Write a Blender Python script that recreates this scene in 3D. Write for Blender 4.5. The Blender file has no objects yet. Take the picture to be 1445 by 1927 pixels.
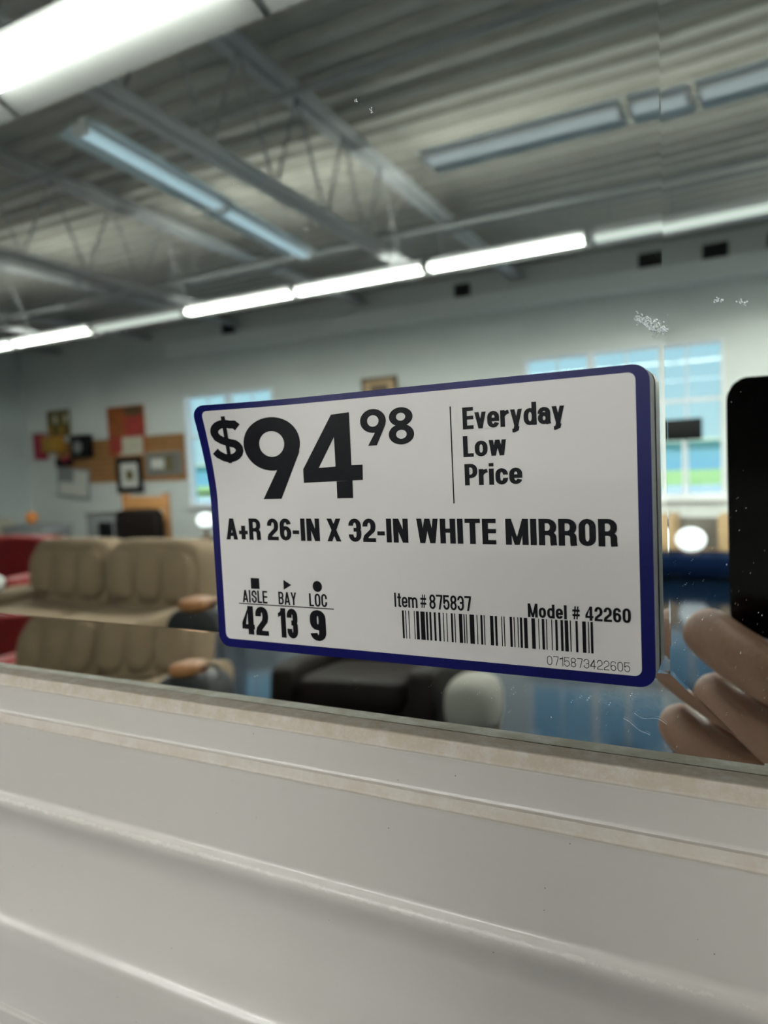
import bpy, bmesh, math, random
from mathutils import Vector, Matrix
random.seed(7)
SC = bpy.context.scene
COL = SC.collection

# ------------------------------------------------------------------ camera
F_PX, W_PX, H_PX = 1352.0, 1445.0, 1927.0
CAM = Vector((0.0, -0.233, 1.5))
RIGHT = Vector((0.88515744, 0.4629511, -0.04661092))
UP = Vector((0.00911824, 0.08289745, 0.99651637))
FWD = Vector((-0.46520228, 0.88249889, -0.069156))
cd = bpy.data.cameras.new('camera')
cd.sensor_fit = 'VERTICAL'; cd.sensor_height = 36.0
cd.lens = F_PX / H_PX * 36.0
cd.clip_start = 0.002; cd.clip_end = 500
cd.dof.use_dof = True; cd.dof.focus_distance = 0.243; cd.dof.aperture_fstop = 9.5
cam = bpy.data.objects.new('camera', cd); COL.objects.link(cam)
cam.matrix_world = Matrix(((RIGHT.x, UP.x, -FWD.x, CAM.x), (RIGHT.y, UP.y, -FWD.y, CAM.y),
                           (RIGHT.z, UP.z, -FWD.z, CAM.z), (0, 0, 0, 1)))
SC.camera = cam

# ------------------------------------------------------------------ world, exposure
w = bpy.data.worlds.new('sky'); SC.world = w; w.use_nodes = True
nt = w.node_tree; bg = nt.nodes['Background']
tc = nt.nodes.new('ShaderNodeTexCoord'); sep = nt.nodes.new('ShaderNodeSeparateXYZ')
rp = nt.nodes.new('ShaderNodeValToRGB')
nt.links.new(tc.outputs['Generated'], sep.inputs[0]); nt.links.new(sep.outputs['Z'], rp.inputs[0])
rp.color_ramp.elements[0].position = 0.0; rp.color_ramp.elements[0].color = (0.60, 0.86, 1.0, 1)
rp.color_ramp.elements[1].position = 0.5; rp.color_ramp.elements[1].color = (0.30, 0.62, 1.0, 1)
nt.links.new(rp.outputs[0], bg.inputs[0]); bg.inputs[1].default_value = 1.2
sl_ = bpy.data.lights.new('sun', 'SUN'); sl_.energy = 5.0; sl_.angle = 0.02; sl_.color = (1.0, 0.96, 0.90)
sun = bpy.data.objects.new('sun', sl_); COL.objects.link(sun)
sun.rotation_euler = Vector((0.25, -0.6, -0.75)).to_track_quat('-Z', 'Y').to_euler()
vs = SC.view_settings
vs.view_transform = 'Standard'; vs.look = 'None'; vs.gamma = 1.0; vs.use_curve_mapping = False
vs.exposure = 0.0
TUBE = 190.0         # radiance of a lit tube
TUBE_NEAR = 62.0     # the hooded row overhead, set weaker to balance the far row's light
SC.cycles.max_bounces = 12; SC.cycles.glossy_bounces = 8; SC.cycles.transmission_bounces = 10
SC.cycles.diffuse_bounces = 4
SC.cycles.use_denoising = True
SC.cycles.sample_clamp_indirect = 12.0

# ------------------------------------------------------------------ materials
def mat(name, col, rough=0.6, metal=0.0, spec=0.5, noise=0.0, nscale=8.0, bump=0.0, bscale=60.0, emis=None, coat=0.0):
    m = bpy.data.materials.new(name); m.use_nodes = True
    t = m.node_tree; b = t.nodes['Principled BSDF']
    b.inputs['Base Color'].default_value = (*col, 1); b.inputs['Roughness'].default_value = rough
    b.inputs['Metallic'].default_value = metal; b.inputs['Specular IOR Level'].default_value = spec
    if coat: b.inputs['Coat Weight'].default_value = coat; b.inputs['Coat Roughness'].default_value = 0.06
    if emis is not None:
        b.inputs['Emission Color'].default_value = (*emis[0], 1); b.inputs['Emission Strength'].default_value = emis[1]
    c = t.nodes.new('ShaderNodeTexCoord')
    if noise:
        n = t.nodes.new('ShaderNodeTexNoise'); n.inputs['Scale'].default_value = nscale; n.inputs['Detail'].default_value = 4
        t.links.new(c.outputs['Object'], n.inputs['Vector'])
        mx = t.nodes.new('ShaderNodeMix'); mx.data_type = 'RGBA'
        mx.inputs[6].default_value = (*[max(0, x * (1 - noise)) for x in col], 1)
        mx.inputs[7].default_value = (*[min(1, x * (1 + noise)) for x in col], 1)
        t.links.new(n.outputs['Fac'], mx.inputs[0]); t.links.new(mx.outputs[2], b.inputs['Base Color'])
    if bump:
        n2 = t.nodes.new('ShaderNodeTexNoise'); n2.inputs['Scale'].default_value = bscale; n2.inputs['Detail'].default_value = 3
        t.links.new(c.outputs['Object'], n2.inputs['Vector'])
        bp = t.nodes.new('ShaderNodeBump'); bp.inputs['Strength'].default_value = bump; bp.inputs['Distance'].default_value = 0.01
        t.links.new(n2.outputs['Fac'], bp.inputs['Height']); t.links.new(bp.outputs[0], b.inputs['Normal'])
    return m

M = {}
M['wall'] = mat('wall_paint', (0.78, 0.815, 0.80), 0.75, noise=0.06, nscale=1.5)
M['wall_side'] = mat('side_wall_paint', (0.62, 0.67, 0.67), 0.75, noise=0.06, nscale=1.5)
M['deck'] = mat('deck_paint', (0.47, 0.46, 0.42), 0.6, noise=0.12, nscale=3)
M['chord'] = mat('chord_paint', (0.50, 0.51, 0.52), 0.45, noise=0.1, nscale=5)
M['steel'] = mat('joist_paint', (0.40, 0.41, 0.42), 0.5, noise=0.1, nscale=5)
M['ledge'] = mat('ledge_paint', (0.95, 0.97, 0.96), 0.5)
M['floor'] = mat('polished_floor', (0.004, 0.010, 0.022), 0.09, noise=0.25, nscale=2.0, spec=0.07)
M['floor'].node_tree.nodes['Principled BSDF'].inputs['Specular Tint'].default_value = (0.25, 0.62, 1.0, 1)  # blue tint put in to deepen the windows' reflection
M['white_metal'] = mat('white_enamel', (0.80, 0.80, 0.80), 0.35)
M['gray_enamel'] = mat('gray_reflector_enamel', (0.14, 0.14, 0.14), 0.5)  # even dark gray for the reflectors of the brightly lit lamps
M['tube_on'] = mat('lit_tube', (0.9, 0.9, 0.9), 0.4, emis=((1.0, 1.0, 0.96), TUBE))
M['tube_hood'] = mat('dimmed_lit_tube', (0.9, 0.9, 0.9), 0.4, emis=((1.0, 1.0, 0.96), TUBE_NEAR))
M['tube_dim'] = mat('weak_tube', (0.9, 0.9, 0.9), 0.4, emis=((0.92, 1.0, 0.95), 0.7))
M['galv'] = mat('galvanised_sheet', (0.62, 0.70, 0.74), 0.32, metal=0.75)
M['tube_off'] = mat('unlit_tube_glow', (0.74, 0.84, 0.90), 0.15, emis=((0.62, 0.84, 1.0), 0.42))  # unlit tubes, bluish glow put in for reflected sky
M['tube_weak'] = mat('unlit_tube_faint_glow', (0.74, 0.80, 0.84), 0.15, emis=((0.85, 0.93, 1.0), 0.24))  # unlit tubes, fainter glow put in to brighten them
M['pale'] = mat('pale_enamel', (0.66, 0.76, 0.80), 0.3)
M['window_white'] = mat('window_vinyl', (0.93, 0.94, 0.95), 0.4)
M['black'] = mat('black_plastic', (0.006, 0.006, 0.007), 0.5, spec=0.2)
M['dark_vent'] = mat('dark_vent', (0.05, 0.05, 0.05), 0.6)
M['oak'] = mat('orange_oak', (0.42, 0.20, 0.07), 0.55, noise=0.2, nscale=6)
M['tan_wood'] = mat('tan_wood', (0.50, 0.34, 0.18), 0.5, noise=0.15, nscale=7)
M['tan_fabric'] = mat('tan_fabric', (0.185, 0.130, 0.080), 0.9, noise=0.18, nscale=9, bump=0.4)
M['red_leather'] = mat('red_leather', (0.17, 0.008, 0.008), 0.5, spec=0.2, noise=0.15, nscale=5)
M['blue_fabric'] = mat('blue_fabric', (0.0015, 0.009, 0.035), 0.9, spec=0.1, noise=0.2, nscale=8, bump=0.3)
M['brown_leather'] = mat('brown_leather', (0.009, 0.006, 0.005), 0.6, spec=0.15, noise=0.2, nscale=6)
M['gray_fabric'] = mat('gray_fabric', (0.20, 0.19, 0.17), 0.9, noise=0.1, nscale=8)
M['gray_paint'] = mat('gray_paint', (0.26, 0.27, 0.28), 0.5)
M['white'] = mat('white_paint', (0.72, 0.72, 0.68), 0.5)
M['cream'] = mat('cream_print', (0.62, 0.58, 0.46), 0.6, noise=0.2, nscale=10)
M['orange'] = mat('orange_paint', (0.75, 0.27, 0.06), 0.5)
M['red'] = mat('red_paint', (0.40, 0.02, 0.06), 0.5)
M['yellow'] = mat('mustard_paint', (0.45, 0.24, 0.03), 0.5, noise=0.2)
M['olive'] = mat('olive_paint', (0.14, 0.11, 0.03), 0.6, noise=0.3)
M['brown'] = mat('brown_wood', (0.13, 0.08, 0.04), 0.5, noise=0.15)
M['globe'] = mat('glowing_globe', (0.9, 0.9, 0.9), 0.4, emis=((0.88, 0.94, 1.0), 1.8))
M['grass'] = mat('grass', (0.45, 0.62, 0.22), 0.9, noise=0.25, nscale=0.4)
M['asphalt'] = mat('asphalt', (0.55, 0.62, 0.68), 0.9, noise=0.15, nscale=0.5)
M['blue_clad'] = mat('blue_cladding', (0.20, 0.42, 0.62), 0.6, noise=0.1, nscale=0.5)
M['phone'] = mat('phone_glass', (0.002, 0.002, 0.0025), 0.14, spec=0.15)
M['skin'] = mat('skin', (0.26, 0.135, 0.09), 0.5, noise=0.10, nscale=60, bump=0.12, bscale=260)
M['nail'] = mat('nail', (0.55, 0.33, 0.27), 0.25)
M['shirt'] = mat('dark_shirt', (0.02, 0.022, 0.03), 0.9)
M['jeans'] = mat('jeans', (0.03, 0.045, 0.09), 0.9)
M['hair'] = mat('hair', (0.03, 0.018, 0.012), 0.7)
M['shoe'] = mat('shoe', (0.05, 0.05, 0.05), 0.6)
M['board'] = mat('sign_foam', (0.66, 0.70, 0.70), 0.5, noise=0.04, nscale=80)
M['navy'] = mat('navy_border', (0.0015, 0.002, 0.048), 0.30, spec=0.22, noise=0.12, nscale=300, bump=0.02, bscale=900)
M['paper'] = mat('white_label', (0.375, 0.365, 0.348), 0.40, noise=0.015, nscale=40, spec=0.35)
M['ink'] = mat('black_ink', (0.004, 0.004, 0.005), 0.28, bump=0.02, bscale=700, spec=0.10)
M['gridwire'] = mat('grid_wire', (0.62, 0.64, 0.66), 0.4)
M['silver'] = mat('silvering', (0.90, 0.93, 0.91), 0.0, metal=1.0)
M['backing'] = mat('backing_board', (0.25, 0.2, 0.15), 0.9)
M['dust'] = mat('dust', (0.75, 0.77, 0.78), 0.9)
M['scuff'] = mat('scuff', (0.70, 0.76, 0.78), 0.8)
def glass_mat(name, col=(1, 1, 1), ior=1.52):
    m = bpy.data.materials.new(name); m.use_nodes = True; t = m.node_tree; b = t.nodes['Principled BSDF']
    b.inputs['Base Color'].default_value = (*col, 1); b.inputs['Roughness'].default_value = 0.0
    b.inputs['Transmission Weight'].default_value = 1.0; b.inputs['IOR'].default_value = ior
    return m
def plate_mat():
    m = bpy.data.materials.new('mirror_glass'); m.use_nodes = True; t = m.node_tree; o = t.nodes['Material Output']
    t.nodes.remove(t.nodes['Principled BSDF']); r = t.nodes.new('ShaderNodeBsdfRefraction')
    r.inputs['Color'].default_value = (0.96, 0.97, 0.957, 1); r.inputs['Roughness'].default_value = 0.0; r.inputs['IOR'].default_value = 1.52
    t.links.new(r.outputs[0], o.inputs[0]); return m
M['mirror_glass'] = plate_mat()
def pane_mat():
    m = bpy.data.materials.new('window_pane'); m.use_nodes = True; t = m.node_tree
    o = t.nodes['Material Output']; tr = t.nodes.new('ShaderNodeBsdfTransparent'); gl = t.nodes.new('ShaderNodeBsdfGlossy')
    gl.inputs['Roughness'].default_value = 0.02; tr.inputs[0].default_value = (0.93, 0.97, 0.97, 1)
    mx = t.nodes.new('ShaderNodeMixShader'); mx.inputs[0].default_value = 0.05; t.links.new(tr.outputs[0], mx.inputs[1]); t.links.new(gl.outputs[0], mx.inputs[2])
    t.links.new(mx.outputs[0], o.inputs[0]); return m
M['pane'] = pane_mat()
def frame_mat():
    """white plastic with dust lying on its ledges (UV v = distance out from the glass)"""
    m = bpy.data.materials.new('white_frame'); m.use_nodes = True; t = m.node_tree; b = t.nodes['Principled BSDF']
    L = t.links.new
    uv = t.nodes.new('ShaderNodeUVMap'); sp = t.nodes.new('ShaderNodeSeparateXYZ'); L(uv.outputs[0], sp.inputs[0])
    r = t.nodes.new('ShaderNodeValToRGB'); cr = r.color_ramp
    mr = t.nodes.new('ShaderNodeMapRange'); mr.inputs[1].default_value = 0; mr.inputs[2].default_value = 0.08
    L(sp.outputs[1], mr.inputs[0]); L(mr.outputs[0], r.inputs[0])
    stops = [(0.0, 1), (0.055, 0.95), (0.074, 0.05), (0.225, 0.03), (0.238, 0.62), (0.285, 0.75), (0.298, 0.02), (0.74, 0.02), (0.77, 0.12), (0.82, 0.0)]
    cr.elements[0].position = 0; cr.elements[0].color = (1, 1, 1, 1)
    cr.elements[1].position = 0.82; cr.elements[1].color = (0, 0, 0, 1)
    for p, v in stops[1:-1]:
        e = cr.elements.new(p); e.color = (v, v, v, 1)
    co = t.nodes.new('ShaderNodeTexCoord')
    n = t.nodes.new('ShaderNodeTexNoise'); n.inputs['Scale'].default_value = 110; n.inputs['Detail'].default_value = 10; n.inputs['Roughness'].default_value = 0.82
    L(co.outputs['Object'], n.inputs['Vector'])
    n2 = t.nodes.new('ShaderNodeMapRange'); n2.inputs[1].default_value = 0.25; n2.inputs[2].default_value = 0.56
    L(n.outputs['Fac'], n2.inputs[0])
    mu = t.nodes.new('ShaderNodeMath'); mu.operation = 'MULTIPLY'; L(r.outputs[0], mu.inputs[0]); L(n2.outputs[0], mu.inputs[1])
    # sparse specks
    vo = t.nodes.new('ShaderNodeTexVoronoi'); vo.inputs['Scale'].default_value = 120; L(co.outputs['Object'], vo.inputs['Vector'])
    ls = t.nodes.new('ShaderNodeMath'); ls.operation = 'LESS_THAN'; ls.inputs[1].default_value = 0.03; L(vo.outputs['Distance'], ls.inputs[0])
    base = t.nodes.new('ShaderNodeMix'); base.data_type = 'RGBA'
    base.inputs[6].default_value = (0.345, 0.327, 0.306, 1); base.inputs[7].default_value = (0.285, 0.245, 0.195, 1)
    L(mu.outputs[0], base.inputs[0])
    nb = t.nodes.new('ShaderNodeTexNoise'); nb.inputs['Scale'].default_value = 14; nb.inputs['Detail'].default_value = 3; L(co.outputs['Object'], nb.inputs['Vector'])
    hue = t.nodes.new('ShaderNodeMix'); hue.data_type = 'RGBA'; hue.blend_type = 'MULTIPLY'; hue.inputs[0].default_value = 0.30
    hr = t.nodes.new('ShaderNodeValToRGB'); hr.color_ramp.elements[0].color = (1.0, 0.93, 0.88, 1); hr.color_ramp.elements[1].color = (0.95, 1.0, 1.0, 1)
    L(nb.outputs['Fac'], hr.inputs[0]); L(base.outputs[2], hue.inputs[6]); L(hr.outputs[0], hue.inputs[7])
    sk = t.nodes.new('ShaderNodeMix'); sk.data_type = 'RGBA'; L(hue.outputs[2], sk.inputs[6]); sk.inputs[7].default_value = (0.16, 0.13, 0.10, 1)
    L(ls.outputs[0], sk.inputs[0]); L(sk.outputs[2], b.inputs['Base Color'])
    ro = t.nodes.new('ShaderNodeMapRange'); ro.inputs[3].default_value = 0.22; ro.inputs[4].default_value = 0.85; L(mu.outputs[0], ro.inputs[0])
    L(ro.outputs[0], b.inputs['Roughness'])
    bp = t.nodes.new('ShaderNodeBump'); bp.inputs['Strength'].default_value = 0.35; bp.inputs['Distance'].default_value = 0.0006
    nf = t.nodes.new('ShaderNodeTexNoise'); nf.inputs['Scale'].default_value = 160; nf.inputs['Detail'].default_value = 4; L(co.outputs['Object'], nf.inputs['Vector'])
    bm_ = t.nodes.new('ShaderNodeMath'); bm_.operation = 'MULTIPLY'; L(nf.outputs['Fac'], bm_.inputs[0])
    bs = t.nodes.new('ShaderNodeMath'); bs.operation = 'MULTIPLY_ADD'; bs.inputs[1].default_value = 1.0; bs.inputs[2].default_value = 0.12
    L(mu.outputs[0], bs.inputs[0]); L(bs.outputs[0], bm_.inputs[1]); L(bm_.outputs[0], bp.inputs['Height']); L(bp.outputs[0], b.inputs['Normal'])
    return m
M['frame'] = frame_mat()

# ------------------------------------------------------------------ helpers
def link(name, me, m=None, parent=None, smooth=False):
    o = bpy.data.objects.new(name, me); COL.objects.link(o)
    if m is not None:
        me.materials.clear(); me.materials.append(m)
    if parent is not None: o.parent = parent
    if smooth:
        for p in me.polygons: p.use_smooth = True
    return o
def obj(name, bm, m, parent=None, smooth=False, sharp=None):
    me = bpy.data.meshes.new(name); bmesh.ops.recalc_face_normals(bm, faces=bm.faces[:]); bm.to_mesh(me); bm.free()
    o = link(name, me, m, parent, smooth)
    if sharp is not None: me.set_sharp_from_angle(angle=math.radians(sharp))
    return o
def tag(o, label=None, cat=None, group=None, kind=None):
    if label: o['label'] = label
    if cat: o['category'] = cat
    if group: o['group'] = group
    if kind: o['kind'] = kind
    return o
def thing(name, loc, label, cat, group=None, rz=0.0):
    o = bpy.data.objects.new(name, None); COL.objects.link(o); o.location = loc; o.rotation_euler = (0, 0, rz)
    o.empty_display_size = 0.1
    return tag(o, label, cat, group)
def copy_tree(o, parent=None):
    c = o.copy(); COL.objects.link(c)
    if parent is not None: c.parent = parent
    for ch in [x for x in bpy.data.objects if x.parent == o]: copy_tree(ch, c)
    return c
def box(bm, x0, x1, y0, y1, z0, z1):
    v = [bm.verts.new(p) for p in ((x0, y0, z0), (x1, y0, z0), (x1, y1, z0), (x0, y1, z0), (x0, y0, z1), (x1, y0, z1), (x1, y1, z1), (x0, y1, z1))]
    for f in ((0, 3, 2, 1), (4, 5, 6, 7), (0, 1, 5, 4), (1, 2, 6, 5), (2, 3, 7, 6), (3, 0, 4, 7)): bm.faces.new([v[i] for i in f])
    return v
def boxobj(name, a, b, m, parent=None, bevel=0.0, seg=2):
    bm = bmesh.new(); box(bm, min(a[0], b[0]), max(a[0], b[0]), min(a[1], b[1]), max(a[1], b[1]), min(a[2], b[2]), max(a[2], b[2]))
    if bevel: bmesh.ops.bevel(bm, geom=bm.edges[:], offset=bevel, segments=seg, affect='EDGES', profile=0.5)
    return obj(name, bm, m, parent, smooth=bool(bevel), sharp=35 if bevel and seg < 3 else None)
def soft(name, c, s, m, parent=None, e=0.35, n=14):
    """upholstered block: superellipsoid of half sizes s about c"""
    bm = bmesh.new(); rows = []
    def sp(a, k): return math.copysign(abs(a) ** k, a)
    for i in range(n + 1):
        ph = -math.pi / 2 + math.pi * i / n; row = []
        for j in range(2 * n):
            th = math.pi * j / n
            row.append(bm.verts.new((c[0] + s[0] * sp(math.cos(ph), e) * sp(math.cos(th), e), c[1] + s[1] * sp(math.cos(ph), e) * sp(math.sin(th), e), c[2] + s[2] * sp(math.sin(ph), e))))
        rows.append(row)
    for i in range(n):
        for j in range(2 * n): bm.faces.new((rows[i][j], rows[i][(j + 1) % (2 * n)], rows[i + 1][(j + 1) % (2 * n)], rows[i + 1][j]))
    bmesh.ops.remove_doubles(bm, verts=bm.verts[:], dist=1e-5)
    return obj(name, bm, m, parent, smooth=True)
def tube(bm, p, q, r, n=8, r2=None):
    p, q = Vector(p), Vector(q); d = (q - p).normalized(); r2 = r if r2 is None else r2
    a = d.cross(Vector((0, 0, 1)) if abs(d.z) < 0.9 else Vector((1, 0, 0))).normalized(); b = d.cross(a)
    A, B = [], []
    for i in range(n):
        t = 2 * math.pi * i / n; o = a * math.cos(t) + b * math.sin(t)
        A.append(bm.verts.new(p + o * r)); B.append(bm.verts.new(q + o * r2))
    for i in range(n): bm.faces.new((A[i], A[(i + 1) % n], B[(i + 1) % n], B[i]))
    bm.faces.new(A); bm.faces.new(B[::-1])
def bar(name, p, q, r, m, parent=None, n=8):
    bm = bmesh.new(); tube(bm, p, q, r, n); return obj(name, bm, m, parent, smooth=True, sharp=40)
def lathe(name, pts, c, m, parent=None, n=20):
    bm = bmesh.new(); R = [[bm.verts.new((c[0] + r * math.cos(2 * math.pi * i / n), c[1] + r * math.sin(2 * math.pi * i / n), c[2] + z)) for i in range(n)] for r, z in pts]
    for a, b in zip(R, R[1:]):
        for i in range(n): bm.faces.new((a[i], a[(i + 1) % n], b[(i + 1) % n], b[i]))
    bm.faces.new(R[0]); bm.faces.new(R[-1])
    return obj(name, bm, m, parent, smooth=True, sharp=50)
FL = 0.06            # floor height
CEIL = 3.98          # roof deck height
YB = -9.2            # the wall with the windows
XL, XR = -12.95, 8.2

# ------------------------------------------------------------------ room shell
def structure(name, bm_or_o, m=None):
    o = obj(name, bm_or_o, m) if isinstance(bm_or_o, bmesh.types.BMesh) else bm_or_o
    o['kind'] = 'structure'; return o
bm = bmesh.new(); box(bm, XL - .15, XR + .15, YB - .2, .17, FL - .12, FL); structure('floor', bm, M['floor'])
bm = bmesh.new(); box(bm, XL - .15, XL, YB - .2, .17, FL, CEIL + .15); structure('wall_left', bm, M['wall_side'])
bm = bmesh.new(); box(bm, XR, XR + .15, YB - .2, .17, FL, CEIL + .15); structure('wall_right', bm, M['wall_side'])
bm = bmesh.new(); box(bm, XL, XR, .021, .17, FL, CEIL + .15); structure('wall_front', bm, M['wall'])
# window wall: pieces round the two openings
WIN = [(-8.74, -6.88), (-2.78, -1.06)]; WZ0, WZ1 = 0.88, 2.78
bm = bmesh.new()
xs = [XL] + [v for p in WIN for v in p] + [XR]
for i in range(0, len(xs), 2): box(bm, xs[i], xs[i + 1], YB - .18, YB, FL, CEIL + .15)
for a, b in WIN:
    box(bm, a, b, YB - .18, YB, FL, WZ0); box(bm, a, b, YB - .18, YB, WZ1, CEIL + .15)
structure('wall_back', bm, M['wall'])
# corrugated roof deck, ribs along X
bm = bmesh.new(); per = 0.215; prof = []
y = YB - .18; k = 0
while y < 0.17:
    for dy, dz in ((0, 0), (.085, 0), (.105, .05), (.195, .05)): prof.append((y + dy, CEIL + dz))
    y += per
a = [bm.verts.new((XL, p[0], p[1])) for p in prof]; b = [bm.verts.new((XR, p[0], p[1])) for p in prof]
for i in range(len(prof) - 1): bm.faces.new((a[i], a[i + 1], b[i + 1], b[i]))
at_ = [bm.verts.new((x_, y_, CEIL + .15)) for x_, y_ in ((XL, prof[0][0]), (XR, prof[0][0]), (XR, prof[-1][0]), (XL, prof[-1][0]))]
bm.faces.new(at_)
structure('ceiling', bm, M['deck'])
bm = bmesh.new(); box(bm, -8.87, XR, YB, YB + .22, 3.44, 3.66); structure('trim_1', bm, M['ledge'])
bm = bmesh.new(); box(bm, XL, XR, YB, YB + .015, FL, FL + .1); structure('baseboard_back', bm, M['gray_paint'])
bm = bmesh.new(); box(bm, XL, XL + .015, YB + .015, .02, FL, FL + .1); structure('baseboard_left', bm, M['gray_paint'])

# windows: a pair of double-hung sashes in each opening
def window(n, x0, x1):
    root = bpy.data.objects.new('window_%d' % n, None); COL.objects.link(root); root['kind'] = 'structure'
    root.location = ((x0 + x1) / 2, YB - .05, WZ0)
    inv = Matrix.Translation(-root.location)
    def P(name, a, b, m, bevel=0):
        a = Vector(a) - root.location; b = Vector(b) - root.location
        return boxobj(name, a, b, m, root, bevel)
    y0, y1 = YB - .13, YB + .02; f = .022
    P('frame_jamb', (x0, y0, WZ0), (x0 + f, y1, WZ1), M['window_white']); P('frame_jamb', (x1 - f, y0, WZ0), (x1, y1, WZ1), M['window_white'])
    P('frame_head', (x0 + f, y0, WZ1 - f), (x1 - f, y1, WZ1), M['window_white'])
    P('window_sill', (x0 - .04, y0, WZ0 - .03), (x1 + .04, YB + .09, WZ0 + .04), M['window_white'], .008)
    mid = (x0 + x1) / 2; P('mullion', (mid - .025, y0, WZ0 + .04), (mid + .025, y1, WZ1 - f), M['window_white'])
    zm = 2.08
    for a, b in ((x0 + f, mid - .025), (mid + .025, x1 - f)):
        for z0, z1, yy in ((WZ0 + .04, zm, YB - .07), (zm, WZ1 - f, YB - .10)):
            s = .022
            sa = P('sash_stile', (a, yy, z0), (a + s, yy + .03, z1), M['window_white']); P('sash_stile', (b - s, yy, z0), (b, yy + .03, z1), M['window_white'])
            P('sash_rail', (a + s, yy, z0), (b - s, yy + .03, z0 + s), M['window_white']); P('sash_rail', (a + s, yy, z1 - s), (b - s, yy + .03, z1), M['window_white'])
            P('muntin', ((a + b) / 2 - .01, yy + .006, z0 + s), ((a + b) / 2 + .01, yy + .024, z1 - s), M['window_white'])
            P('pane', (a + s, yy + .012, z0 + s), (b - s, yy + .016, z1 - s), M['pane'])
    return root
window(1, *WIN[0]); window(2, *WIN[1])

# outside
bm = bmesh.new(); box(bm, -150, 90, -31, YB - .2, -.2, .0); structure('ground', bm, M['asphalt'])
bm = bmesh.new(); box(bm, -150, 90, -52, -31, -.2, .02); tag(obj('lawn', bm, M['grass']), kind='structure')
bd = thing('low_building', (-30, -54, 0), 'long low blue clad building seen far off through the windows', 'building')
boxobj('wall', (-110, -1, 0), (110, 1, 1.95), M['blue_clad'], bd); boxobj('roof', (-111, -1.5, 1.95), (111, 1.5, 2.15), M['white'], bd)

# roof joists: open web trusses running from the mirror wall to the window wall
def joist_proto():
    r = thing('roof_joist', (0, 0, 0), '', 'joist', 'open web roof joists'); L = 9.1; zt, zb = 3.80, 3.14
    for s in (-1, 1):
        boxobj('top_chord', (s * .012, 0, zt), (s * .095, -L, zt + .02), M['chord'], r)
        boxobj('bottom_chord', (s * .010, -.3, zb), (s * .080, -5.25, zb + .018), M['chord'], r)
    boxobj('chord_web', (-.012, 0, zt + .02), (.012, -L, zt + .11), M['steel'], r)
    n = 8; st = 4.9 / n
    for i in range(n):
        y0 = -.3 - st * i
        bar('web_member', (0, y0, zb + .01), (0, y0 - st / 2, zt + .01), .009, M['steel'], r, 6)
        bar('web_member', (0, y0 - st / 2, zt + .01), (0, y0 - st, zb + .01), .009, M['steel'], r, 6)
    return r
j0 = joist_proto()
JX = [(-2.40, 'second steel joist from the right, above the price sign in the mirror'), (-4.72, 'steel joist left of the unlit lamp line under the roof'), (-7.05, 'middle left steel joist reflected over the lit lamp row'),
      (-9.40, 'steel joist reflected at the left edge of the mirror view'), (-11.7, 'steel joist farthest left, next to the side wall'), (0.05, 'steel joist straight above the photographer'), (2.4, 'steel joist farthest right, beyond the frame')]
for i, (x, lab) in enumerate(JX):
    r = j0 if i == 0 else copy_tree(j0); r.location = (x, -.05, 0); r.rotation_euler = (0, 0, -.045 if i < 3 else 0); r['label'] = lab
# bridging angles across the joists
for k, (yy, zz) in enumerate(((-3.55, 3.72), (-4.93, 3.24), (-6.6, 3.72), (-1.9, 3.24))):
    o = boxobj('bridging_bar', (XL + .02, yy, zz), (XR - .02, yy + .035, zz + .035), M['steel'])
    tag(o, ('dark steel bridging bar across the upper chords nearer the mirror', 'dark steel bridging bar across the lower chords behind the unlit row', 'dark steel bridging bar across upper chords near the window wall', 'dark steel bridging bar across the lower chords above the near lamp')[k], 'bridging bar')

# fluorescent fixtures
def fixture(kind):
    r = thing('strip_light', (0, 0, 0), '', 'strip light'); L = 1.235; h = L / 2
    bm = bmesh.new()
    def ext(sec):
        A = [bm.verts.new((-h, y, z)) for y, z in sec]; B = [bm.verts.new((h, y, z)) for y, z in sec]
        for i in range(len(sec)): bm.faces.new((A[i], A[(i + 1) % len(sec)], B[(i + 1) % len(sec)], B[i]))
        bm.faces.new(A); bm.faces.new(B)
    if kind == 'hood': ext([(-.205, -.004), (-.070, .050), (-.02, .056), (.02, .056), (.070, .050), (.205, -.004), (.203, -.008), (.068, .046), (-.068, .046), (-.203, -.008)])
    else:
        for s in (-1, 1): ext([(s * .198, .013), (s * .060, .050), (s * .058, .046), (s * .196, .009)])
    obj('reflector', bm, M[{'on': 'gray_enamel', 'hood': 'gray_enamel', 'off': 'pale', 'weak': 'pale'}.get(kind, 'white_metal')], r)
    boxobj('channel', (-h + .021, -.032, .058 if kind == 'hood' else .034), (h - .021, .032, .085), M['white_metal'], r, .003)
    for s in (-1, 1):
        bm = bmesh.new(); tube(bm, (-h + .021, s * .034, .012), (h - .021, s * .034, .012), .017, 12)
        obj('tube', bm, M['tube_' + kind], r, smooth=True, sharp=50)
    for s in (-1, 1): boxobj('end_plate', (s * h, -.060, -.010), (s * (h - .02), .060, .044), M['white_metal'], r)
    if kind not in ('off', 'weak'):
        for s in (-1, 1): bar('hanger_wire', (s * .5, 0, .085), (s * .5, 0, .33 if kind == 'hood' else CEIL - 3.0), .003, M['steel'], r, 5)
    return r
prot = {k: fixture(k) for k in ('on', 'dim', 'off', 'weak', 'hood')}
used = set()
def place(kind, x, y, z, rz, label, group):
    r = prot[kind] if kind not in used else copy_tree(prot[kind]); used.add(kind)
    r.location = (x, y, z); r.rotation_euler = (0, 0, rz); r['label'] = label; r['group'] = group
    return r
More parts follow.
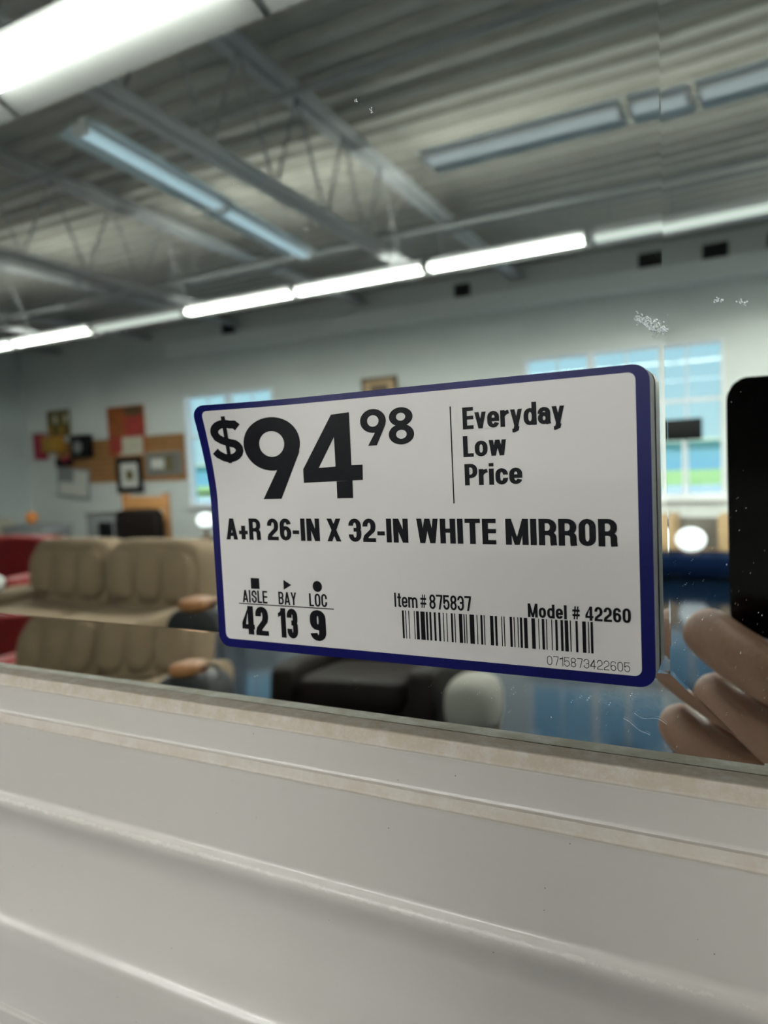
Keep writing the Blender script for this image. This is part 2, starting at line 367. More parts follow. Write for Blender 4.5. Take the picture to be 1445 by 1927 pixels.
names = {-6.79: 'leftmost lit strip lamp of the far row', -4.235: 'lit strip lamp of the far row above the window by the slat board', -2.975: 'lit strip lamp of the far row over the middle of the price sign',
         -1.705: 'lit strip lamp of the far row over the words Everyday Low Price', -5.50: 'dull strip lamp between two lit ones in the far row', -.43: 'dull white strip lamp crossing the slanted glass edge in the far row'}
row = [(-8.06, 'on', 'lit strip lamp at the left end of the far row, at the picture edge'), (-6.79, 'on', ''), (-5.50, 'dim', ''), (-4.235, 'on', ''), (-2.975, 'on', ''), (-1.705, 'on', ''), (-.43, 'dim', ''), (.85, 'on', 'lit strip lamp of the far row just beyond the phone'), (2.12, 'on', 'last lit strip lamp of the far row by the right wall')]
for x, k, lab in row: place(k, x, -5.13, 3.0, 0, lab or names[x], 'strip lamps of the far row')
for i in range(6):
    x = -2.07 - 1.27 * i if i else -2.07
    lab = 'large bright strip lamp overhead in the top left corner' if i == 0 else ('strip lamp hung overhead, number %s to the left of the large bright one' % ('one', 'two', 'three', 'four', 'five')[i - 1])
    if i < 2: place('hood', x, -1.62, 3.0, 0, lab, 'strip lamps of the near row')
place('hood', -.80, -1.62, 3.0, 0, 'bright strip lamp touching the right end of the large overhead one', 'strip lamps of the near row')
for i, (x, lab) in enumerate(((.95, 'first added, unseen strip lamp of the right hand row before the window wall'), (2.22, 'second added, unseen strip lamp of the right hand row before the window wall'), (3.49, 'third added, unseen strip lamp of the right hand row before the window wall'), (4.76, 'last added, unseen strip lamp of the right hand row before the window wall'))):
    place('on', x, -7.35, 3.0, 0, lab, 'added strip lamps of the right hand row')  # unseen row added to brighten the far wall and deck
for i, (x, yv, lab) in enumerate(((-3.05, 2.98, 'unlit strip lamp with added bluish glow, running towards the window wall, nearer one'), (-3.22, 4.24, 'unlit strip lamp with added bluish glow, running towards the window wall, farther one'))):
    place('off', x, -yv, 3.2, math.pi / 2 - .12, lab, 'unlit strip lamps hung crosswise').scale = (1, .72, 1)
for i, (x, lab) in enumerate(((-1.30, 'unlit strip lamp with added glow high under the deck, left one of its row'), (-.03, 'unlit strip lamp with added glow high under the deck, crossing the slanted glass edge'), (1.24, 'unlit strip lamp with added glow high under the deck, right one of its row'))):
    place('weak', x, -4.22, 3.42, 0, lab, 'unlit strip lamps high under the deck')
# dark vents high on the window wall
for x0, x1, lab in ((-7.78, -7.55, 'small dark vent high on the wall above the left window'), (-3.70, -3.48, 'small dark vent high on the wall above the middle of the sign'),
                    (-1.30, -1.02, 'dark vent high on the wall above the right window'), (-.62, -.30, 'dark vent high on the wall at the right, above the phone')):
    v = thing('wall_vent', ((x0 + x1) / 2, YB, 3.70), lab, 'vent', 'dark vents above the ledge'); hw = (x1 - x0) / 2
    boxobj('housing', (-hw, 0, -.02), (hw, .06, .17), M['dark_vent'], v, .006)
    for q in range(4): boxobj('slat', (-hw + .02, .06, .0 + q * .038), (hw - .02, .072, .02 + q * .038), M['black'], v)

# ------------------------------------------------------------------ things on the window wall
sl = thing('slat_board', (-10.5, YB + .004, 1.3), 'orange wooden slat board on the far wall with pictures hung on it', 'slat board')
SLZ = 1.36
for i in range(8):
    z0 = 1.36 + i * .10
    x0, x1 = (-12.05, -8.78) if i < 7 else (-12.05, -8.78)
    boxobj('slat', (x0 + 10.5, .0, z0 - 1.3), (x1 + 10.5, .035, z0 + .082 - 1.3), M['oak'], sl, .004, 1)
boxobj('backing', (-12.05 + 10.5, .0005, .06), (-8.78 + 10.5, .006, .86), M['brown'], sl)
def picture(name, x0, x1, z0, z1, fm, label, art, fw=.04, tilt=0.0):
    p = thing(name, ((x0 + x1) / 2, YB + .04, (z0 + z1) / 2), label, 'picture'); p.rotation_euler = (0, tilt, 0)
    w_, h_ = (x1 - x0) / 2, (z1 - z0) / 2
    for a, b in (((-w_, h_ - fw), (w_, h_)), ((-w_, -h_), (w_, -h_ + fw)), ((-w_, -h_ + fw), (-w_ + fw, h_ - fw)), ((w_ - fw, -h_ + fw), (w_, h_ - fw))):
        boxobj('frame_strip', (a[0], 0, a[1]), (b[0], .03, b[1]), fm, p)
    boxobj('print', (-w_ + fw, .004, -h_ + fw), (w_ - fw, .014, h_ - fw), art[0], p)
    for q, (u0, v0, u1, v1, m) in enumerate(art[1:]):
        boxobj('printed_patch', (-w_ + fw + u0 * 2 * (w_ - fw), .014, -h_ + fw + v0 * 2 * (h_ - fw)), (-w_ + fw + u1 * 2 * (w_ - fw), .0165 + q * .0007, -h_ + fw + v1 * 2 * (h_ - fw)), m, p, .0)
    return p
M['rust'] = mat('rust_paint', (0.36, 0.10, 0.025), 0.6, noise=0.5, nscale=7)
M['crimson'] = mat('crimson_paint', (0.42, 0.05, 0.04), 0.6, noise=0.5, nscale=9)
picture('poster', -10.55, -9.65, 1.82, 2.72, M['rust'], 'tall orange and red painting standing above the slat board', [M['rust'], (.45, .3, 1, .8, M['crimson']), (.25, 0, .95, .38, M['cream']), (0, .05, .35, .4, M['crimson']), (.5, .82, 1, 1, M['brown'])], .02)
picture('framed_picture', -10.42, -9.78, 1.16, 1.80, M['black'], 'black framed picture with white mat hung below the orange painting', [M['white'], (.3, .3, .7, .7, M['olive'])], .10)
picture('framed_picture', -12.02, -11.15, 1.10, 1.66, M['gray_paint'], 'pale tilted picture at the lower left of the slat board', [M['white'], (.0, .5, .5, 1, M['gray_paint'])], .03, .10)
picture('framed_picture', -9.66, -8.84, 1.46, 1.86, M['gray_paint'], 'wide pale picture at the right end of the slat board', [M['gray_fabric'], (.1, .25, .5, .75, M['white']), (.6, .1, .75, .9, M['olive'])], .03)
picture('framed_picture', -5.22, -4.64, 2.35, 2.74, M['brown'], 'brown framed picture just above the top edge of the price sign', [M['tan_wood'], (.2, .2, .8, .8, M['brown'])], .05)
s = thing('speaker', (-11.18, YB + .046, 1.84), 'black loudspeaker box standing on the slat board left of the painting', 'speaker')
boxobj('cabinet', (-.2, 0, 0), (.2, .2, .42), M['black'], s, .01); lathe('cone', [(.12, 0), (.10, .01), (.03, .012)], (0, 0, 0), M['gray_paint'], s).rotation_euler = (-math.pi / 2, 0, 0)
[c for c in s.children if c.name.startswith('cone')][0].location = (0, .2, .2)
s = thing('wall_hanging', (-11.9, YB + .04, 2.28), 'olive and mustard patchwork hanging at the top left of the slat board', 'wall hanging')
boxobj('cloth', (-.30, 0, 0), (.32, .02, .5), M['olive'], s); 
for q in range(4): boxobj('patch', (-.26 + q * .15, .02, .05 + (q % 2) * .2), (-.16 + q * .15, .026, .2 + (q % 2) * .2), M['cream'] if q % 2 else M['yellow'], s)
s = thing('toy_box', (-12.0, YB + .046, 2.0), 'orange box on the upper slats at the left', 'box'); boxobj('carton', (-.24, 0, -.02), (.24, .15, .26), M['yellow'], s, .006); boxobj('lid', (-.25, -.0, .262), (.25, .155, .28), M['orange'], s)
s = thing('toy_box', (-12.42, YB + .005, 1.86), 'narrow dark red box at the far left end of the slat board', 'box'); boxobj('carton', (-.12, 0, 0), (.10, .14, .48), M['red'], s, .006); boxobj('lid', (-.13, 0, .48), (.11, .145, .5), M['brown'], s)
s = thing('toy_car', (-11.75, YB + .04, 1.78), 'small red and black toy below the orange box', 'toy'); soft('toy_body', (0, .06, 0), (.2, .06, .08), M['black'], s); soft('cabin', (.08, .07, .04), (.09, .05, .07), M['red'], s)
# wire grid panel on the left wall
g = thing('grid_panel', (XL + .03, -8.35, 1.0), 'white wire grid display panel against the left side wall', 'display panel')
for i in range(13): bar('grid_wire', (0, -.78 + i * .13, 0), (0, -.78 + i * .13, 1.58), .006, M['gridwire'], g, 5)
for i in range(13): bar('grid_wire', (.012, -.8, i * .13), (.012, .8, i * .13), .006, M['gridwire'], g, 5)

# ------------------------------------------------------------------ furniture
def sofa(name, x0, x1, yback, ztop, zseat, m, label, cat='sofa', n=2, arm=.24, depth=.95, tufts=True, arm_h=.16, arm_r=None):
    """faces +Y (towards the mirror). yback = y of the back"""
    r = thing(name, ((x0 + x1) / 2, yback, FL), label, cat); hx = (x1 - x0) / 2; ar = arm if arm_r is None else arm_r
    zt, zs = ztop - FL, zseat - FL
    boxobj('base', (-hx + arm * .5, .08, .06), (hx - arm * .5, depth - .06, zs - .14), m, r, .03, 3)
    bw = (2 * hx - arm - ar) / n
    for i in range(n):
        cx = -hx + arm + bw * (i + .5)
        soft('seat_cushion', (cx, .30 + (depth - .30) / 2, zs - .09), (bw / 2, (depth - .26) / 2, .11), m, r, .3)
        b = soft('back_cushion', (0, 0, 0), (bw / 2 * 1.01, .16, (zt - zs + .12) / 2), m, r, .38)
        b.location = (cx, .20, zs - .10 + (zt - zs + .12) / 2); b.rotation_euler = (.10, 0, 0)
        if tufts:
            for s_ in (-.5, 0, .5):
                t_ = soft('channel', (0, 0, 0), (bw / 6.4, .07, (zt - zs) / 2.5), m, b, .7); t_.location = (s_ * bw * .62, .135, .02)
    for s_ in (-1, 1):
        aw = arm if s_ < 0 else ar; soft('armrest', (s_ * (hx - aw / 2), depth / 2 + .02, (zs + arm_h) / 2), (aw / 2, depth / 2 - .02, (zs + arm_h) / 2), m, r, .3)
    for sx in (-1, 1):
        for yy in (.12, depth - .12): lathe('foot', [(.03, 0), (.035, .07)], (sx * (hx - .12), yy, 0), M['brown'], r, 10)
    return r
sofa('loveseat', -5.38, -3.16, -3.68, 1.02, .57, M['tan_fabric'], 'tan upholstered loveseat with two high padded backs', arm=.40, arm_h=.08, arm_r=.14)
sofa('leather_sofa', -8.1, -5.62, -4.55, .93, .50, M['red_leather'], 'dark red leather sofa to the left behind the tan loveseat', tufts=False, arm=.26)
c = thing('bench', (-1.20, -8.35, FL), 'low navy blue upholstered bench below the right window', 'bench')
soft('cushion', (0, 0, .18), (1.45, .27, .085), M['blue_fabric'], c, .25, 16); boxobj('bench_base', (-1.40, -.24, .05), (1.40, .24, .12), M['blue_fabric'], c, .01)
for sx in (-1, 1):
    for sy in (-1, 1): lathe('foot', [(.025, 0), (.03, .05)], (sx * 1.3, sy * .18, 0), M['black'], c, 8)
sofa('recliner', -3.15, -1.85, -4.9, .62, .42, M['brown_leather'], 'dark brown leather recliner hidden behind the price sign', 'armchair', 1, .22, .95, False, .10)
# gray ottoman beside it, a cup on the recliner's arm
o = thing('ottoman', (-1.60, -4.0, FL), 'rounded gray ottoman right of the dark brown recliner', 'ottoman'); soft('cushion', (0, 0, .26), (.17, .2, .18), M['gray_fabric'], o, .75); 
for sx in (-1, 1):
    for sy in (-1, 1): lathe('foot', [(.02, 0), (.025, .12)], (sx * .1, sy * .12, 0), M['brown'], o, 8)
# throw pillow and clutter on the loveseat
p = soft('throw_pillow', (0, 0, 0), (.13, .07, .06), M['white'], None, .6); p.location = (-5.12, -3.12, .735); p.rotation_euler = (.2, .1, .3)
tag(p, 'small white pillow lying on the left arm of the tan loveseat', 'pillow')
p = soft('orange_cloth', (0, 0, 0), (.11, .08, .05), M['orange'], None, .7); p.location = (-5.24, -2.95, .70); tag(p, 'crumpled orange cloth at the left arm of the tan loveseat', 'cloth')
M['brown_flap'] = mat('orange_brown_leather', (0.22, 0.085, 0.02), 0.5, noise=0.3)
b = thing('backpack', (-2.45, -2.45, FL), 'black backpack with an orange brown flap standing before the right end of the loveseat', 'backpack')
soft('bag_body', (0, 0, .385), (.175, .14, .385), M['black'], b, .40); soft('flap', (-.02, .02, .785), (.08, .08, .035), M['brown_flap'], b, .6)
soft('front_pocket', (0, .13, .27), (.13, .05, .16), M['black'], b, .5)
bm = bmesh.new()
for i in range(8):
    a0, a1 = math.pi * i / 8, math.pi * (i + 1) / 8
    tube(bm, (.10 + .06 * math.cos(a0), 0, .74 + .06 * math.sin(a0)), (.10 + .06 * math.cos(a1), 0, .74 + .06 * math.sin(a1)), .008, 6)
obj('handle', bm, M['black'], b, smooth=True)
# furniture near the window wall
c = thing('cabinet', (-9.22, -8.1, FL), 'gray cabinet with two black plates for shaded niches by the far wall', 'cabinet')
boxobj('carcass', (-.62, -.2, 0), (.62, .18, .80), M['gray_paint'], c, .006)
for a, b_ in ((-.34, -.02), (.04, .36)): boxobj('niche_shade', (a, .175, .40), (b_, .186, .68), M['black'], c)  # flat black plates stand in for the shade inside open niches
boxobj('top', (-.64, -.22, .80), (.64, .2, .83), M['gray_fabric'], c, .005)
c = thing('side_table', (-10.45, -7.45, FL), 'light gray covered table in the left corner', 'table')
boxobj('tabletop', (-.5, -.3, .62), (.5, .3, .68), M['gray_fabric'], c, .01)
for sx in (-1, 1):
    for sy in (-1, 1): boxobj('leg', (sx * .45 - .02, sy * .26 - .02, 0), (sx * .45 + .02, sy * .26 + .02, .62), M['gray_paint'], c)
soft('cloth', (0, 0, .60), (.52, .32, .10), M['gray_paint'], c, .3)
o = soft('orange_ball', (0, 0, 0), (.10, .10, .10), M['orange'], None, 1.0); o.location = (-10.62, -7.5, .86); tag(o, 'round orange ball on the gray table in the left corner', 'ball')
c = thing('armchair', (-11.52, -7.35, FL), 'cream armchair at the left edge in front of the side wall', 'armchair')
soft('seat', (0, 0, .3), (.3, .3, .14), M['cream'], c, .4); soft('backrest', (0, -.25, .5), (.3, .09, .28), M['cream'], c, .5)
for sx in (-1, 1): soft('armrest', (sx * .3, 0, .36), (.07, .28, .12), M['cream'], c, .5)
for sx in (-1, 1):
    for sy in (-1, 1): lathe('foot', [(.02, 0), (.025, .18)], (sx * .22, sy * .2, 0), M['brown'], c, 8)
c = thing('headboard', (-8.1, -7.55, FL), 'orange wooden headboard with post behind the dark brown chair', 'headboard')
boxobj('panel', (-.40, -.04, .90), (.42, .0, 1.10), M['oak'], c, .01); 
for sx in (-.42, .40): boxobj('post', (sx - .04, -.06, 0), (sx + .04, .02, 1.14), M['oak'], c, .008)
boxobj('rail', (-.38, -.03, .3), (.38, -.01, .42), M['oak'], c)
c = thing('desk_chair', (-7.98, -7.10, FL), 'dark brown padded chair in front of the orange headboard', 'chair')
soft('backrest', (0, -.2, .68), (.42, .1, .25), M['brown_leather'], c, .35); soft('seat', (0, .05, .42), (.4, .3, .07), M['brown_leather'], c, .4)
for sx in (-1, 1):
    for sy in (-1, 1): boxobj('leg', (sx * .3 - .02, sy * .2 - .02, 0), (sx * .3 + .02, sy * .2 + .02, .40), M['brown'], c)
c = thing('shelf_stand', (-7.15, -8.35, FL), 'gray stand with a flat black tray on top under the left window', 'stand')
boxobj('column', (-.22, -.15, 0), (.22, .15, 1.06), M['gray_paint'], c, .01); boxobj('foot_plate', (-.3, -.2, 0), (.3, .2, .04), M['gray_paint'], c)
t_ = boxobj('tray', (-.38, -.2, 0), (.38, .2, .05), M['black'], None, .01); t_.location = (-7.20, -8.30, FL + 1.065); tag(t_, 'flat black tray lying on the gray stand under the left window', 'tray')
def glow_globe(x, y, z0, r, zc, label):  # made-up globes, their glow stands in for unidentified bright shapes
    l = thing('glow_globe', (x, y, z0), label, 'lamp')
    lathe('globe_base', [(.09, 0), (.09, .02), (.025, .035), (.02, zc - z0 - r * .9)], (0, 0, 0), M['brown'], l)
    s_ = soft('shade', (0, 0, 0), (r, r, r * .82), M['globe'], l, 1.0); s_.location = (0, 0, zc - z0); return l
tb = thing('end_table', (-6.60, -7.15, FL), 'small brown end table carrying the left glowing globe', 'table'); boxobj('tabletop', (-.22, -.2, .5), (.22, .2, .53), M['brown'], tb, .005)
for sx in (-1, 1):
    for sy in (-1, 1): boxobj('leg', (sx * .19 - .015, sy * .17 - .015, 0), (sx * .19 + .015, sy * .17 + .015, .5), M['brown'], tb)
glow_globe(-6.60, -7.15, FL + .53, .12, .84, 'made-up glowing white globe beside the left edge of the price sign')
glow_globe(-1.33, -8.35, FL + .268, .160, .478, 'made-up glowing white globe standing on the navy bench beside the phone')
bk = thing('wooden_cabinet', (-1.02, -8.85, FL), 'tan wooden cabinet post standing under the right window', 'cabinet')
for x in (-.62, .0): boxobj('side_panel', (x - .07, -.25, 0), (x + .07, .15, .66), M['tan_wood'], bk, .005)
boxobj('back_panel', (-.55, -.25, .02), (-.07, -.22, .60), M['gray_fabric'], bk)
boxobj('shelf', (-.55, -.22, .2), (-.07, .14, .23), M['tan_wood'], bk)
# black panel standing on the window rail
pn = thing('black_panel', (-1.51, YB + .03, WZ0), 'small black panel standing in the right window', 'panel')
boxobj('screen', (-.21, 0, .715), (.21, .03, .975), M['black'], pn, .004); boxobj('stem', (-.02, .005, .04), (.02, .02, .72), M['window_white'], pn); boxobj('foot', (-.1, -.0, .04), (.1, .05, .055), M['window_white'], pn)

# ------------------------------------------------------------------ the mirror
GX0, GX1, GZ0, GZ1 = -.512, .007, 1.398, 2.067      # glass edges
BV, DROP, TH = .0325, .0325 * math.tan(math.radians(4.0)), .0025
LX0, LX1, LZ0, LZ1 = GX0 + .0035, GX1 - .0035, GZ0 + .0035, GZ1 - .0035
mir = thing('wall_mirror', (0, 0, 0), 'large wall mirror with slanting glass edges, in a dusty white moulded frame', 'mirror')
bm = bmesh.new()
def ring(x0, x1, z0, z1, y): return [bm.verts.new(p) for p in ((x0, y, z0), (x1, y, z0), (x1, y, z1), (x0, y, z1))]
fi = ring(GX0 + BV, GX1 - BV, GZ0 + BV, GZ1 - BV, 0); fo = ring(GX0, GX1, GZ0, GZ1, DROP); bo = ring(GX0, GX1, GZ0, GZ1, TH)
bm.faces.new(fi); bm.faces.new(bo)
for i in range(4):
    j = (i + 1) % 4; bm.faces.new((fi[i], fi[j], fo[j], fo[i])); bm.faces.new((fo[i], fo[j], bo[j], bo[i]))
tag(obj('mirror_glass', bm, M['mirror_glass'], mir), 'clear bevelled glass')
boxobj('silvering', (GX0, TH + .00002, GZ0), (GX1, TH + .0003, GZ1), M['silver'], mir)
boxobj('backing_board', (GX0 - .003, TH + .0015, GZ0 - .003), (GX1 + .003, TH + .008, GZ1 + .003), M['backing'], mir)
# moulding profile: (outward from lip, proud of the glass plane, rounding)
PROF0 = [(0.0, .0050, .0005), (.0012, .0056, .0005), (.0050, .0066, .0002), (.0056, .0071, .0003), (.0064, .0069, .0003), (.0184, .0076, .0004), (.0192, .0080, .0003), (.0199, .0088, .0002), (.0229, .0097, .0002), (.0236, .0102, .0003), (.0246, .0100, .0004), (.0600, .0110, .0015),
        (.0645, .0146, .0040), (.0740, .0120, .004), (.0800, .0114, .004), (.0960, .0128, .008), (.1190, .0180, .006), (.1234, .0212, .0016), (.1300, .0216, .001), (.1650, .0218, .0004), (.1668, .0236, .001), (.2000, .0242, .001), (.2040, .0180, .001), (.2045, -.012, 0)]
PROF = [(0.0, -.00205, 0)] + [(o_ - (.0018 / .233) * (.0985 + o_) if o_ > .001 else -.0003, p_ + .0018 if p_ > 0 else p_, r_) for o_, p_, r_ in PROF0]
def rounded(prof, n=4):
    out = []
    for i, (o_, p_, r_) in enumerate(prof):
        if r_ == 0 or i in (0, len(prof) - 1): out.append((o_, p_)); continue
        P = Vector((o_, p_)); A = Vector(prof[i - 1][:2]); B = Vector(prof[i + 1][:2])
        ra = min(r_, (A - P).length * .48); rb = min(r_, (B - P).length * .48)
        a_ = P + (A - P).normalized() * ra; b_ = P + (B - P).normalized() * rb
        for k in range(n + 1):
            t = k / n; q = a_ * (1 - t) ** 2 + P * 2 * t * (1 - t) + b_ * t * t; out.append((q.x, q.y))
    return out
RP = rounded(PROF) + [(.0045, -.012), (.0045, -.00205)]
NF = len(RP)
def rail(side):
    me = bpy.data.meshes.new('frame_rail'); V, Fc, UV = [], [], []
    ends = []
    for e in (0, 1):
        ring_ = []
        for o_, p_ in RP:
            x0, x1, z0, z1 = LX0 - o_, LX1 + o_, LZ0 - o_, LZ1 + o_
            pt = {'bottom': ((x0, z0), (x1, z0)), 'top': ((x1, z1), (x0, z1)), 'left': ((x0, z1), (x0, z0)), 'right': ((x1, z0), (x1, z1))}[side][e]
            ring_.append(len(V)); V.append((pt[0], -p_, pt[1]))
        ends.append(ring_)
    for i in range(NF):
        j = (i + 1) % NF; Fc.append((ends[0][i], ends[1][i], ends[1][j], ends[0][j]))
    Fc.append(tuple(ends[0])); Fc.append(tuple(reversed(ends[1])))
    me.from_pydata(V, [], Fc); me.update()
    uvl = me.uv_layers.new(name='UVMap')
    for lp in me.loops:
        vi = lp.vertex_index; o_ = RP[vi % NF][0]; v = V[vi]
        uvl.data[lp.index].uv = (v[0] + v[2], o_ if -v[1] > .001 else 0.0)
    ob = link('frame_rail', me, M['frame'], mir, smooth=True); me.set_sharp_from_angle(angle=math.radians(60)); return ob
for s_ in ('bottom', 'top', 'left', 'right'): rail(s_)
# dust on the glass and a scuff, thin flakes lying on its face
rnd = random.Random(3)
def bev_y(x, z):
    dx = max(0, (GX0 + BV) - x, x - (GX1 - BV)); dz = max(0, (GZ0 + BV) - z, z - (GZ1 - BV)); return max(dx, dz) * math.tan(math.radians(4))
def flake(bm, x, z, r, el=1.0, an=0.0, n=5):
    y = bev_y(x, z) - .00006; vs_ = []
    for i in range(n):
        t = 2 * math.pi * i / n; k = r * (.7 + .6 * rnd.random()); a_, b_ = k * el * math.cos(t), k * math.sin(t)
        vs_.append(bm.verts.new((x + a_ * math.cos(an) - b_ * math.sin(an), y, z + a_ * math.sin(an) + b_ * math.cos(an))))
    bm.faces.new(vs_)
bm = bmesh.new()
for i in range(420):
    x = rnd.uniform(-.33, .0); z = rnd.uniform(1.41, 1.64)
    if rnd.random() < .55: x = rnd.gauss(-.015, .02); z = rnd.gauss(1.45, .03)
    if rnd.random() < .12: x = rnd.gauss(-.075, .03); z = rnd.gauss(1.418, .006)
    if x > LX1 or z < LZ0 + .001: continue
    flake(bm, x, z, rnd.choice((.00004, .00005, .00006, .0001)), rnd.choice((1, 1, 1, 2.5)), rnd.uniform(0, 3))
tag(obj('dust_specks', bm, M['dust'], mir), 'pale specks of dust on the glass', kind='stuff')
bm = bmesh.new()
def atpx(px, py):
    v = RIGHT * (px - 722.5) - UP * (py - 963.5) + FWD * F_PX; t = -CAM.y / v.y; return CAM.x + v.x * t, CAM.z + v.z * t
SX, SZ = -.0290, 1.5380
for i in range(330):                                     # the scratched patch above the sign's right corner
    t = rnd.uniform(-1, 1); v_ = rnd.gauss(0, .0009) if i % 3 else -.0017 * (1 - t * t) + rnd.gauss(0, .0002)
    u = t * .0042; flake(bm, SX + u + rnd.gauss(0, .0003), SZ - u * .62 + v_, rnd.choice((.00006, .00008, .0001, .00013)), rnd.choice((1, 2, 3.5)), rnd.uniform(-1.2, -.2))
for x0_, z0_ in ((.0012, -.0040), (.0026, -.0042)):
    for q in range(12): flake(bm, SX + x0_ - q * .00009, SZ + z0_ + .0012 - q * .00011, .00008, 2, .9)
for x, z in ((-.0110, 1.5425), (-.0098, 1.5420), (-.0045, 1.5412), (-.0036, 1.5405), (-.1265, 1.6285), (-.1205, 1.6235)):
    for q in range(7): flake(bm, x + rnd.gauss(0, .0004), z + rnd.gauss(0, .0004), .00013, 2, -1.0)
tag(obj('scuff_mark', bm, M['scuff'], mir), 'chalky scratched patch above the sign', kind='stuff')
def hair_line(pts, w_, name='scratch'):
    bm = bmesh.new(); pv = None
    for (x, z) in pts:
        y = bev_y(x, z) - .00008; c_ = [bm.verts.new((x - w_, y, z - w_)), bm.verts.new((x + w_, y, z + w_))]
        if pv: bm.faces.new((pv[0], c_[0], c_[1], pv[1]))
        pv = c_
    obj(name, bm, M['dust'], mir)
hair_line([(-.0365 + i * .0012, 1.4165 - .0003 * i - .0008 * math.sin(i * .8)) for i in range(9)], .000022)
hair_line([(-.0400 + i * .0010, 1.4142 - .0006 * i + .0004 * math.sin(i)) for i in range(9)], .000022)
hair_line([(-.0262 + i * .0007, 1.4440 + .0006 * i + .0003 * math.sin(i)) for i in range(7)], .00002)

# ------------------------------------------------------------------ the price sign
FY = -.0090
def curl(x, z):
    u = min(1, max(0, (-.150 - x) / .047)); v_ = min(1.15, max(0, (z - 1.488) / .034)); return .0072 * u ** 1.6 * v_ ** 1.5
sign = thing('price_sign', (-.1125, 0, 1.4765), 'white price sign with navy border stuck on the mirror', 'sign')
SO = Vector(sign.location)
def sv(x, z, lift=0.0): return Vector((x, FY - lift - curl(x, z), z)) - SO
def rr_rows(x0, x1, z0, z1, r, nz, nx):
    zs = [z0 + r * (1 - math.cos(math.pi / 2 * i / 6)) for i in range(6)] + [z0 + r + (z1 - z0 - 2 * r) * i / nz for i in range(nz + 1)] + [z1 - r * (1 - math.cos(math.pi / 2 * i / 6)) for i in range(5, -1, -1)]
    rows = []
    for z in zs:
        d = max(0, (z0 + r) - z, z - (z1 - r)); ins = r - math.sqrt(max(0, r * r - d * d))
        rows.append([(x0 + ins + (x1 - x0 - 2 * ins) * i / nx, z) for i in range(nx + 1)])
    return rows
def sheet(name, x0, x1, z0, z1, r, lift, m, thick=None):
    bm = bmesh.new(); rows = rr_rows(x0, x1, z0, z1, r, 24, 36)
    Fv = [[bm.verts.new(sv(x, z, lift)) for x, z in row] for row in rows]
    def grid(G):
        for a_, b_ in zip(G, G[1:]):
            for i in range(len(a_) - 1): bm.faces.new((a_[i], a_[i + 1], b_[i + 1], b_[i]))
    grid(Fv)
    if thick:
        Bv = [[bm.verts.new(Vector((x, -.00004 - curl(x, z), z)) - SO) for x, z in row] for row in rows]; grid(Bv)
        def loop(G): return G[0][:] + [r_[-1] for r_ in G[1:-1]] + G[-1][::-1] + [r_[0] for r_ in G[-2:0:-1]]
        a_, b_ = loop(Fv), loop(Bv)
        for i in range(len(a_)): bm.faces.new((a_[i], a_[(i + 1) % len(a_)], b_[(i + 1) % len(a_)], b_[i]))
    return obj(name, bm, m, sign, smooth=True, sharp=40)
SX0, SX1, SZ0, SZ1 = -.1967, -.0285, 1.4283, 1.5253
sheet('foam_board', SX0, SX1, SZ0, SZ1, .0050, 0, M['board'], True)
sheet('navy_border', SX0, SX1, SZ0, SZ1, .0050, .00006, M['navy'])
sheet('white_panel', SX0 + .0036, SX1 - .0040, SZ0 + .0034, SZ1 - .0023, .0022, .00012, M['paper'])

